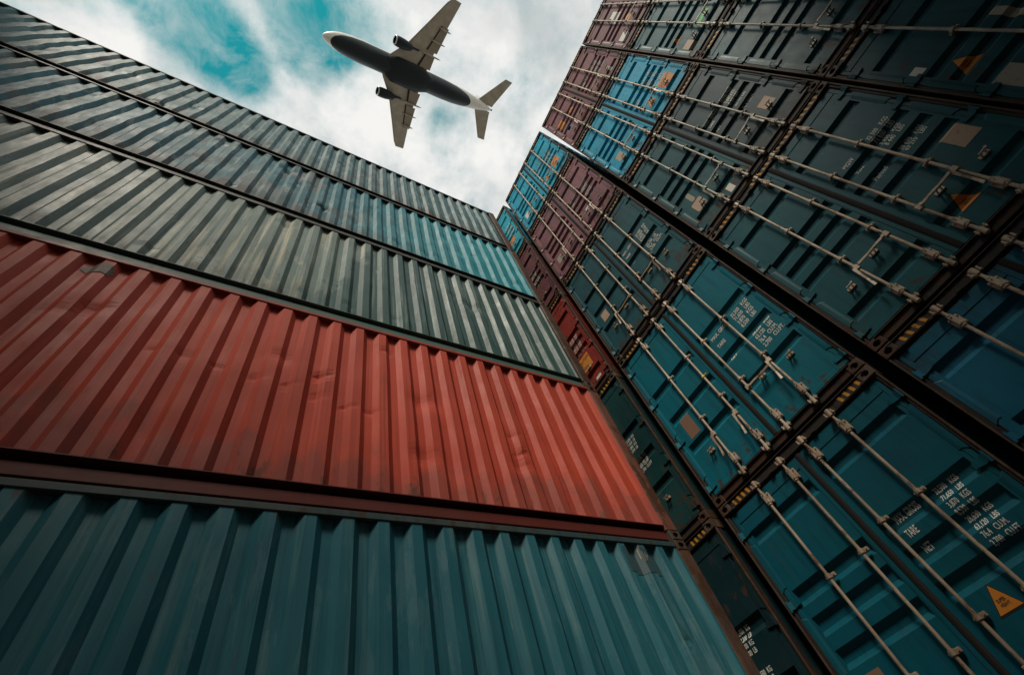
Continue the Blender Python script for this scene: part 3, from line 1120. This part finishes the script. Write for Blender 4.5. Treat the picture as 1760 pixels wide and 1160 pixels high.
def left_mats():
    L = []
    M, c = wall_paint('blue_wall_paint', (0.014, 0.108, 0.142), (0.024, 0.130, 0.160), None, (0.085, 0.185, 0.195), 0.75, off=1.3, rough=0.55, spec=0.25, peel=0.12, low_g=0.4)
    L.append(M.color(c))
    M, c = wall_paint('red_wall_paint', (0.50, 0.068, 0.036), (0.40, 0.052, 0.029), (0.20, 0.040, 0.030), (0.54, 0.105, 0.054), 0.5, blot=0.72, rustlow=0.35, off=2.7, rough=0.62, spec=0.2, low_g=0.35)
    L.append(M.color(c))
    M, c = wall_paint('green_wall_paint', (0.115, 0.175, 0.158), (0.155, 0.210, 0.185), (0.29, 0.30, 0.235), (0.43, 0.405, 0.295), 0.9, blot=0.60, off=4.1, peel=0.45, low_g=0.35, spec=0.22, rough=0.52)
    # the right third was repainted dark green with a ragged edge
    sx = M.n('ShaderNodeSeparateXYZ')
    M.l(M.position(), sx.inputs[0])
    e = M.math('ADD', sx.outputs['X'], M.math('MULTIPLY', M.math('SUBTRACT', M.noise(2.2, 6, 0.65, (1, 1, .6)), 0.5), 1.6))
    e = M.math('ADD', e, M.math('MULTIPLY', sx.outputs['Z'], -0.35))
    re = M.ramp(e, -1.75, -1.58)
    dk = M.mix(M.ramp(M.noise(1.0, 6, 0.62, (18, 2, 0.6)), 0.5, 0.72), (0.026, 0.075, 0.071), (0.20, 0.27, 0.245))
    L.append(M.color(M.mix(M.math('MULTIPLY', re, 0.9), c, dk)))
    M, c = wall_paint('slate_wall_paint', (0.010, 0.112, 0.146), (0.018, 0.126, 0.156), (0.076, 0.094, 0.096), (0.115, 0.200, 0.218), 0.5, blot=0.52, rustlow=0.75, off=5.9, peel=0.62, low_g=0.70)
    sx = M.n('ShaderNodeSeparateXYZ')
    M.l(M.position(), sx.inputs[0])
    e = M.math('ADD', sx.outputs['X'], M.math('MULTIPLY', M.noise(1.4, 5, 0.6), 1.4))
    re = M.ramp(e, 0.2, 4.0)
    L.append(M.color(M.mix(M.math('MULTIPLY', re, 0.9), c, (0.012, 0.24, 0.29))))
    M, c = wall_paint('grey_teal_wall_paint', (0.026, 0.104, 0.116), (0.040, 0.118, 0.128), (0.074, 0.090, 0.090), (0.135, 0.215, 0.222), 0.55, blot=0.58, rustlow=0.75, off=7.7, peel=0.5, low_g=0.55)
    L.append(M.color(c))
    return L


LM = left_mats()
rail_m = [paint('blue_rail', (0.032, 0.062, 0.066), (0.060, 0.066, 0.062), rust=.56, off=31), paint('red_rail', (0.11, 0.021, 0.016), (0.115, 0.029, 0.022), rust=.66, grime=.3, streak=.2, off=32),
          paint('green_rail', (0.065, 0.135, 0.115), (0.085, 0.145, 0.125), rust=.66, grime=.3, streak=.2, off=33), paint('slate_rail', (0.060, 0.060, 0.054), (0.085, 0.080, 0.070), rust=.58, off=34),
          paint('grey_rail', (0.055, 0.060, 0.056), (0.080, 0.076, 0.066), rust=.58, off=35)]
tops_m = [rail_m[0], paint('red_top_rail', (0.30, 0.055, 0.036), (0.24, 0.055, 0.038), rust=.64, grime=.3, streak=.2, off=41), rail_m[3], rail_m[4], rail_m[4]]
post_m = paint('rusty_post', (0.066, 0.043, 0.033), (0.11, 0.056, 0.036), rust=.5, grime=.6, off=36, rough=.6)
post_r = paint('rusty_red_post', (0.17, 0.05, 0.036), (0.15, 0.07, 0.042), rust=.52, grime=.5, off=37, rough=.6)
LLAB = [
    'blue corrugated container side along the bottom of the picture, lowest on the left',
    'bright red corrugated container side, the only red one of the left stack',
    'pale green grey container side with beige streaks, directly on top of the red one',
    'blotchy slate blue container side with bare grey patches, below the topmost on the left',
    'grey teal container side along the sky edge, topmost of the left stack',
]
PHASE = [0.04, 0.05, 0.10, 0.02, 0.16]


CD = 0.052                                                # depth of a rib
BEND = (0.0, 0.205, 0.475, 0.68)                          # slope in, groove, slope out, crest


def side_at(x, ph):
    """depth of the sheet at world x (crest = 0), crest ends at ph + n * PIT"""
    t = ((x - ph) / PIT) % 1.0
    if t < BEND[1]:
        return CD * t / BEND[1]
    if t < BEND[2]:
        return CD
    if t < BEND[3]:
        return CD * (BEND[3] - t) / (BEND[3] - BEND[2])
    return 0.0


for i in range(5):
    zb = CZ - 0.263 + LH * i
    r = thing('shipping_container', LLAB[i], 'container', (XE, YL, zb), LGRP)
    V, F = [], []
    z0, z1 = 0.185, LH - 0.085
    xa, xb = LX0 + 0.17, XE - 0.165
    # x positions of the bends, sheet from xa to xb
    xs = []
    n0 = int((xa - PHASE[i]) / PIT) - 2
    for n in range(n0, n0 + 60):
        for t in BEND:
            x = PHASE[i] + (n + t) * PIT
            if xa < x < xb - 0.02:
                xs.append(x)
    xs = [xa] + xs + [xb]
    nz = 44
    rd = random.Random(40 + i)
    dents = [(rd.uniform(-5.5, 4.1), rd.uniform(0.35, LH - 0.35), rd.uniform(0.05, 0.16), rd.uniform(0.008, 0.028)) for _ in range((8, 14, 12, 36, 26)[i])]
    if i == 1:
        dents += [(-0.9 + 0.265 * q + rd.uniform(-.03, .03), 1.42 - 0.045 * q + rd.uniform(-.04, .04), rd.uniform(0.04, 0.075), rd.uniform(0.007, 0.015)) for q in range(8)]

    def dent(x, z):
        return sum(dp * math.exp(-((x - dx) / r_) ** 2 - ((z - dz_) / (r_ * 0.8)) ** 2) for dx, dz_, r_, dp in dents if abs(x - dx) < 3 * r_ and abs(z - dz_) < 3 * r_)

    amp = (0.008, 0.011, 0.010, 0.024, 0.018)[i]
    for j in range(nz + 1):
        z = z0 + (z1 - z0) * j / nz
        e = max(0, min(1, (z - z0) / 0.3, (z1 - z) / 0.3))
        for x in xs:
            w = amp * mnoise.noise(Vector((x * 0.8 + i * 7.3, z * 0.9, i * 3.1))) + amp * 0.7 * mnoise.noise(Vector((x * 2.9 + i, z * 2.6, i * 5.7)))
            V.append((x - XE, side_at(x, PHASE[i]) + (w + dent(x, z)) * e, z))
    n = len(xs)
    m = MB()
    m.v = V
    m.f = [[j * n + a, j * n + a + 1, (j + 1) * n + a + 1, (j + 1) * n + a] for j in range(nz) for a in range(n - 1)]
    m.mi = [0] * len(m.f)
    ob('side_panel', m.mesh('side_panel', LM[i]), r)
    # lip under the sheet, bottom rail set back, top rail proud
    m = MB()
    m.box(-LEN + 0.16, -0.16, -0.003, 0.120, 0.178, 0.186)
    m.box(-LEN + 0.16, -0.16, 0.095, 0.16, 0.129, 0.177, 0.006)
    m.box(-LEN + 0.16, -0.16, 0.034, 0.16, 0.022, 0.128, 0.006)
    ob('bottom_rail', m.mesh('bottom_rail', rail_m[i]), r)
    m = MB()
    m.box(-LEN + 0.16, -0.16, -0.010, 0.055, LH - 0.086, LH - 0.022, 0.008)
    ob('top_rail', m.mesh('top_rail', tops_m[i]), r)
    for x0, x1 in ((-0.165, -0.006), (-LEN + 0.006, -LEN + 0.165)):
        m = MB()
        m.box(x0, x1, -0.012, 0.12, 0.118, LH - 0.118, 0.010)
        m.box(x0 + 0.02 if x0 > -1 else x0, x1 if x0 > -1 else x1 - 0.02, -0.020, -0.008, 0.12, LH - 0.12, 0.003)
        ob('corner_post', m.mesh('corner_post', post_r if i == 1 else post_m), r)
    cm = Matrix.Rotation(math.pi / 2, 4, 'Z')
    for x in (-0.078, -LEN + 0.078):
        for z in (0.0585, LH - 0.0595):
            c = ob('corner_casting', CAST, r, (x, -0.022, z))
            c.rotation_euler = (0, 0, math.pi / 2)
    W = 2.36
    m = MB()
    m.box(-0.05, -0.012, 0.122, W, 0.12, LH - 0.12)
    ob('end_panel', m.mesh('end_panel', LM[i]), r)
    m = MB()
    m.box(-LEN + 0.012, -LEN + 0.05, 0.122, W, 0.12, LH - 0.12)
    ob('end_panel', m.mesh('end_panel', LM[i]), r)
    m = MB()
    m.box(-LEN + 0.06, -0.06, 0.09, W, LH - 0.075, LH - 0.045)
    ob('roof_panel', m.mesh('roof_panel', LM[i]), r)
    m = MB()
    m.box(-LEN + 0.06, -0.06, W + 0.002, W + 0.04, 0.03, LH - 0.04)
    ob('rear_panel', m.mesh('rear_panel', LM[i]), r)
    m = MB()
    m.box(-LEN + 0.06, -0.06, 0.163, W, 0.05, 0.10)
    ob('floor', m.mesh('floor', frame_dark), r)

    def on_side(name, V2, F2, x, z, mat, lift=0.003):
        """flat print laid over the ribs; x, z in world"""
        b = bmesh.new()
        vv = [b.verts.new((x + a, 0, z + c)) for a, c in V2]
        for f in F2:
            b.faces.new([vv[q] for q in f])
        for q in range(-8, 9):
            for t in BEND:
                xx = PHASE[i] + (round((x - PHASE[i]) / PIT) + q + t) * PIT
                bmesh.ops.bisect_plane(b, geom=b.verts[:] + b.edges[:] + b.faces[:], plane_co=(xx, 0, 0), plane_no=(1, 0, 0))
        for v in b.verts:
            zz = v.co.z - zb
            e = max(0, min(1, (zz - z0) / 0.3, (z1 - zz) / 0.3))
            w = amp * mnoise.noise(Vector((v.co.x * 0.8 + i * 7.3, zz * 0.9, i * 3.1))) + amp * 0.7 * mnoise.noise(Vector((v.co.x * 2.9 + i, zz * 2.6, i * 5.7)))
            v.co = Vector((v.co.x - XE, side_at(v.co.x, PHASE[i]) + w * e - lift, zz))
        me = bpy.data.meshes.new(name)
        b.to_mesh(me)
        b.free()
        me.materials.append(mat)
        return ob(name, me, r)

    if i == 0:
        pm = Mat('dark_panel_print', 0.55).color((0.028, 0.066, 0.076))
        on_side('number_panel', [(-0.22, -0.13), (0.22, -0.13), (0.22, 0.13), (-0.22, 0.13)], [[0, 1, 2, 3]], 3.65, CZ + 2.075, pm)
        Vv, Ff = [], []
        for q, (dx, h) in enumerate(((-0.02, 0.10), (0.01, 0.11), (0.04, 0.08), (0.06, 0.03))):
            a = len(Vv)
            Vv += [(dx, 0.10 - h - 0.02 * q), (dx + 0.008, 0.10 - h - 0.02 * q), (dx + 0.008, 0.10 - 0.02 * q), (dx, 0.10 - 0.02 * q)]
            Ff.append([a, a + 1, a + 2, a + 3])
        on_side('lettering', Vv, Ff, 3.66, CZ + 2.09, plate_gy, 0.006)
    if i == 1:
        tp = Mat('torn_tape', 0.7)
        tpm = tp.color(tp.mix(tp.ramp(tp.noise(18, 6, 0.7), 0.45, 0.6), (0.15, 0.105, 0.095), (0.13, 0.06, 0.05)))
        Vv = [(-0.12, -0.03), (-0.06, -0.07), (0.0, -0.10), (0.05, -0.06), (0.11, -0.09), (0.13, 0.02), (0.09, 0.10), (0.0, 0.11), (-0.07, 0.06)]
        on_side('torn_sticker', Vv, [list(range(9))], -1.63, CZ + 4.66, tpm, 0.005)

# ------------------------------------------------------------------ unseen row across the aisle, added behind the camera to shade the lower boxes
left_roots = [o for o in COL.objects if o.get('group') == LGRP]
OPP = ['lowest', 'second', 'third', 'fourth', 'topmost']
YO = -5.6
for bay, xend in ((0, XE), (1, XE - LEN - 0.25)):
    for lev in range(5):
        src = left_roots[(lev * 2 + bay * 3 + 1) % 5]
        c = src.copy()
        COL.objects.link(c)
        c.location = (xend - LEN, YO, CZ - 0.263 + LH * lev)
        c.rotation_euler = (0, 0, math.pi)
        c['label'] = '%s corrugated container of the unseen row added behind the camera for shade, %s bay' % (OPP[lev], ('near', 'far')[bay])
        c['group'] = 'containers of the unseen row added for shade behind the camera'
        for ch in src.children:
            if ch.name.split('.')[0] in ('lettering', 'number_panel', 'torn_sticker'):
                continue
            d = ch.copy()
            COL.objects.link(d)
            d.parent = c

for lev in range(7):                                      # unseen row added to shade the left wall, closing the aisle's other end
    src = left_roots[(lev * 3 + 2) % 5]
    c = src.copy()
    COL.objects.link(c)
    c.rotation_euler = (0, 0, math.pi / 2)
    c.location = (LX0 - 0.35, 3.1, CZ - 0.263 + LH * lev)
    c['label'] = '%s corrugated container of the unseen row added to shade the aisle behind the camera' % (OPP[lev] if lev < 4 else ('fifth', 'sixth', 'topmost')[lev - 4])
    c['group'] = 'containers of the unseen shading row closing the aisle'
    for ch in src.children:
        if ch.name.split('.')[0] in ('lettering', 'number_panel', 'torn_sticker'):
            continue
        d = ch.copy()
        COL.objects.link(d)
        d.parent = c

# ================================================================== AEROPLANE
AIR_S = 1.10
T = Vector((-6.567, 5.347, 87.512)) * AIR_S + Vector((0, 0, CZ)) + 0.75 * Vector(RD) - 0.25 * Vector(RX)
rv = Vector((0.13984445, -0.35704700, -0.01312021))
A = Matrix.Rotation(rv.length, 4, rv.normalized())
plane = thing('airliner', 'white twin jet airliner with a black belly flying overhead against the clouds', 'aeroplane', T)
plane.rotation_euler = A.to_euler()
plane.scale = (AIR_S, AIR_S, AIR_S)

bm_ = Mat('fuselage_paint', 0.4, 0, 0.3)
bm_.position(True)
sx = bm_.n('ShaderNodeSeparateXYZ')
bm_.l(bm_.pos, sx.inputs[0])
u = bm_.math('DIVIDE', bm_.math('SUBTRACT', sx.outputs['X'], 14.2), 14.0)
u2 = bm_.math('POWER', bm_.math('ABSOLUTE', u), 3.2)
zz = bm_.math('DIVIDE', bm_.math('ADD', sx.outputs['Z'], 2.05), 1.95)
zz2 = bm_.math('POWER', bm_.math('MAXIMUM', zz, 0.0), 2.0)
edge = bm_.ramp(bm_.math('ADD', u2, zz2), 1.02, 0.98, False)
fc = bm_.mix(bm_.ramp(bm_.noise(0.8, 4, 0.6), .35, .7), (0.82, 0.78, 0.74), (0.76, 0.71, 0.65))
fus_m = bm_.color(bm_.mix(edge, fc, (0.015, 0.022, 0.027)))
wg = Mat('wing_underside', 0.45, 0.1, 0.4)
wg.position(True)
c1 = wg.mix(wg.ramp(wg.noise(0.7, 5, 0.6, (1, 1, 1)), 0.35, 0.7), (0.36, 0.315, 0.255), (0.46, 0.405, 0.335))
c1 = wg.mix(wg.math('MULTIPLY', wg.ramp(wg.noise(1.0, 3, 0.6, (0.4, 5, 1)), 0.55, 0.75), 0.35), c1, (0.22, 0.18, 0.14))
wing_m = wg.color(c1)
fw = Mat('flap_paint', 0.5, 0.1, 0.4)
flap_m = fw.color((0.30, 0.245, 0.19))
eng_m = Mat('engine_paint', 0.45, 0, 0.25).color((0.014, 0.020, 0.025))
lip_m = Mat('polished_metal', 0.25, 0.9).color((0.6, 0.6, 0.58))
dark_m = Mat('dark_gap', 0.8).color((0.01, 0.01, 0.01))

# fuselage: x aft from the nose, z up, centre line 0
prof = [(0, 0.03, -0.45, .03), (0.25, 0.42, -0.40, .40), (0.8, 0.82, -0.30, .80), (1.6, 1.20, -0.18, 1.2), (2.8, 1.55, -0.06, 1.6), (4.2, 1.76, 0, 1.85),
        (6.0, 1.88, 0, 1.98), (10, 1.88, 0, 1.98), (16, 1.88, 0, 1.98), (21.5, 1.88, 0, 1.98), (24, 1.80, 0.07, 1.88), (26.5, 1.58, 0.24, 1.62),
        (29, 1.22, 0.46, 1.26), (31, 0.85, 0.66, 0.92), (32.6, 0.48, 0.82, 0.56), (33.3, 0.24, 0.90, 0.28), (33.5, 0.05, 0.92, 0.06)]
m = MB()
m.loft([[(x, ry * 0.88 * math.cos(t), zc0 + rz * math.sin(t)) for t in [2 * math.pi * q / 40 for q in range(40)]] for x, ry, zc0, rz in prof])
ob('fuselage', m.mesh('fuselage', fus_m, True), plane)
m = MB()
m.loft([[(x, w * math.cos(t), -1.30 + h * math.sin(t)) for t in [2 * math.pi * q / 24 for q in range(24)]]
        for x, w, h in ((9.4, .3, .2), (10.4, 1.5, .62), (11.6, 2.02, .84), (14.5, 2.10, .90), (16.6, 1.95, .82), (18.2, 1.4, .6), (19.4, .3, .2))])
ob('belly_fairing', m.mesh('belly_fairing', eng_m, True), plane)
m = MB()
m.tube((33.3, 0, 0.9), (33.75, 0, 0.94), 0.20, 12, 0.14)
ob('tail_cone', m.mesh('tail_cone', dark_m), plane)


def airfoil(x0, x1, y, z, th, n=9):
    up, lo = [], []
    for q in range(n + 1):
        t = q / n
        h = th * (1.5 * math.sqrt(max(t, 0)) - 0.9 * t - 0.6 * t * t) * 1.35
        up.append((x0 + (x1 - x0) * t, y, z + h * 0.62))
        lo.append((x0 + (x1 - x0) * t, y, z - h * 0.38))
    return lo[::-1] + up[1:-1]


for s in (-1, 1):
    st = [(1.2, 9.85, 17.1, -1.05, .48), (1.88, 10.3, 17.05, -1.0, .46), (4.47, 12.5, 17.35, -.62, .36), (8.6, 14.9, 18.25, 0.1, .24), (12.2, 16.95, 19.15, 0.75, .15), (13.1, 17.7, 19.35, 0.90, .10)]
    m = MB()
    m.loft([airfoil(a, b, y * s, z, th) for y, a, b, z, th in st])
    w = ob('wing', m.mesh('wing', wing_m, True, 0.7), plane)

    def wz(y):
        for (ya, a0, b0, z0_, t0), (yb, a1, b1, z1_, t1) in zip(st, st[1:]):
            if ya <= y <= yb:
                q = (y - ya) / (yb - ya)
                return a0 + (a1 - a0) * q, b0 + (b1 - b0) * q, z0_ + (z1_ - z0_) * q, t0 + (t1 - t0) * q
        return st[-1][1:]
    for ya, yb, f0, f1 in ((2.1, 4.15, 0.74, 1.0), (4.8, 8.9, 0.70, 1.02)):
        m = MB()
        rings = []
        for y in (ya, yb):
            a, b, z, th = wz(y)
            c = b - a
            rings.append([(a + c * f0, y * s, z - th * 0.50), (a + c * (f1 + .05), y * s, z - th * .62 - 0.05), (a + c * (f1 + .05), y * s, z - th * .62), (a + c * f0, y * s, z - th * .34)])
        m.loft(rings)
        ob('flap', m.mesh('flap', flap_m), w)
        m = MB()
        rings = []
        for y in (ya, yb):
            a, b, z, th = wz(y)
            c = b - a
            rings.append([(a + c * (f0 - 0.045), y * s, z - th * 0.54), (a + c * (f0 + .005), y * s, z - th * .53), (a + c * (f0 + .005), y * s, z - th * .3), (a + c * (f0 - .045), y * s, z - th * .3)])
        m.loft(rings)
        ob('flap_gap', m.mesh('flap_gap', dark_m), w)
    for y, l0, l1 in ((4.25, 0.45, 1.28), (6.4, 0.55, 1.24), (8.5, 0.55, 1.26)):
        a, b, z, th = wz(y)
        c = b - a
        m = MB()
        m.loft([[(a + c * t, y * s + wd * math.cos(g_), z - th * 0.42 - dz_ + hd * math.sin(g_)) for g_ in [2 * math.pi * q / 10 for q in range(10)]]
                for t, wd, hd, dz_ in ((l0, .03, .03, .05), (l0 + .15, .13, .16, .12), ((l0 + l1) / 2, .16, .20, .18), (l1 - .12, .12, .14, .16), (l1, .03, .03, .12))])
        ob('flap_fairing', m.mesh('flap_fairing', wing_m, True), w)
    # leading edge slat line
    m = MB()
    rings = []
    for y in (4.9, 12.3):
        a, b, z, th = wz(y)
        rings.append([(a + .02, y * s, z - .10), (a + .16, y * s, z - th * .42), (a + .20, y * s, z - th * .36), (a + 0.06, y * s, z)])
    m.loft(rings)
    ob('slat', m.mesh('slat', flap_m), w)
    # engine
    ey, ez = 4.11 * s, -1.75
    EX = lambda x: 9.85 + (x - 9.4) * 0.80
    ring = lambda x, r_, zs=0.0: [(EX(x), ey + r_ * 0.74 * math.cos(t), ez + zs + r_ * 0.72 * math.sin(t)) for t in [2 * math.pi * q / 24 for q in range(24)]]
    m = MB()
    m.loft([ring(9.45, .80), ring(9.42, .88), ring(9.6, .98), ring(10.3, 1.08), ring(11.4, 1.04), ring(12.4, .86), ring(13.1, .66), ring(13.12, .58), ring(12.4, .55)], cap=False)
    m.loft([ring(9.45, .80), ring(10.4, .74)], cap=False)
    e = ob('engine', m.mesh('engine', eng_m, True, 0.9), plane)
    m = MB()
    m.loft([ring(9.44, .80), ring(9.40, .885), ring(9.56, .985), ring(9.60, .985), ring(9.50, .80)], cap=False)
    ob('intake_lip', m.mesh('intake_lip', lip_m, True), e)
    m = MB()
    for q in range(22):
        t0, t1 = 2 * math.pi * q / 22, 2 * math.pi * (q + .75) / 22
        P_ = lambda x, r_, t: (EX(x), ey + r_ * 0.74 * math.cos(t), ez + r_ * .72 * math.sin(t))
        m.face([P_(10.3, .18, t0), P_(10.22, .74, t0), P_(10.36, .74, t1), P_(10.4, .18, t1)])
    m.loft([ring(9.95, .02), ring(10.1, .14), ring(10.35, .22)])
    ob('fan', m.mesh('fan', lip_m), e)
    m = MB()
    m.tube((EX(12.2), ey, ez), (EX(13.7), ey, ez), .34, 16, .10)
    ob('exhaust_cone', m.mesh('exhaust_cone', dark_m, True), e)
    m = MB()
    m.loft([[(x, ey - w_, z_) for x, z_ in ((10.5, -1.15), (14.6, -.95), (14.0, -.6), (11.2, -.55))] for w_ in (-.14, .14)])
    ob('pylon', m.mesh('pylon', eng_m), e)
    # tailplane
    m = MB()
    m.loft([airfoil(29.5, 33.5, 0.5 * s, .95, .30), airfoil(30.0, 33.6, 1.0 * s, .98, .28), airfoil(33.9, 35.6, 6.1 * s, 1.45, .12)])
    ob('tailplane', m.mesh('tailplane', wing_m, True, 0.7), plane)
m = MB()
fin = [(26.6, 1.7, .05), (29.2, 2.4, .2), (33.4, 7.4, .10), (35.0, 7.4, .02), (32.6, 1.2, .06)]
m.loft([[(x, w_ * s, z) for x, z, w_ in fin] for s in (-1, 1)])
ob('tail_fin', m.mesh('tail_fin', fus_m), plane)
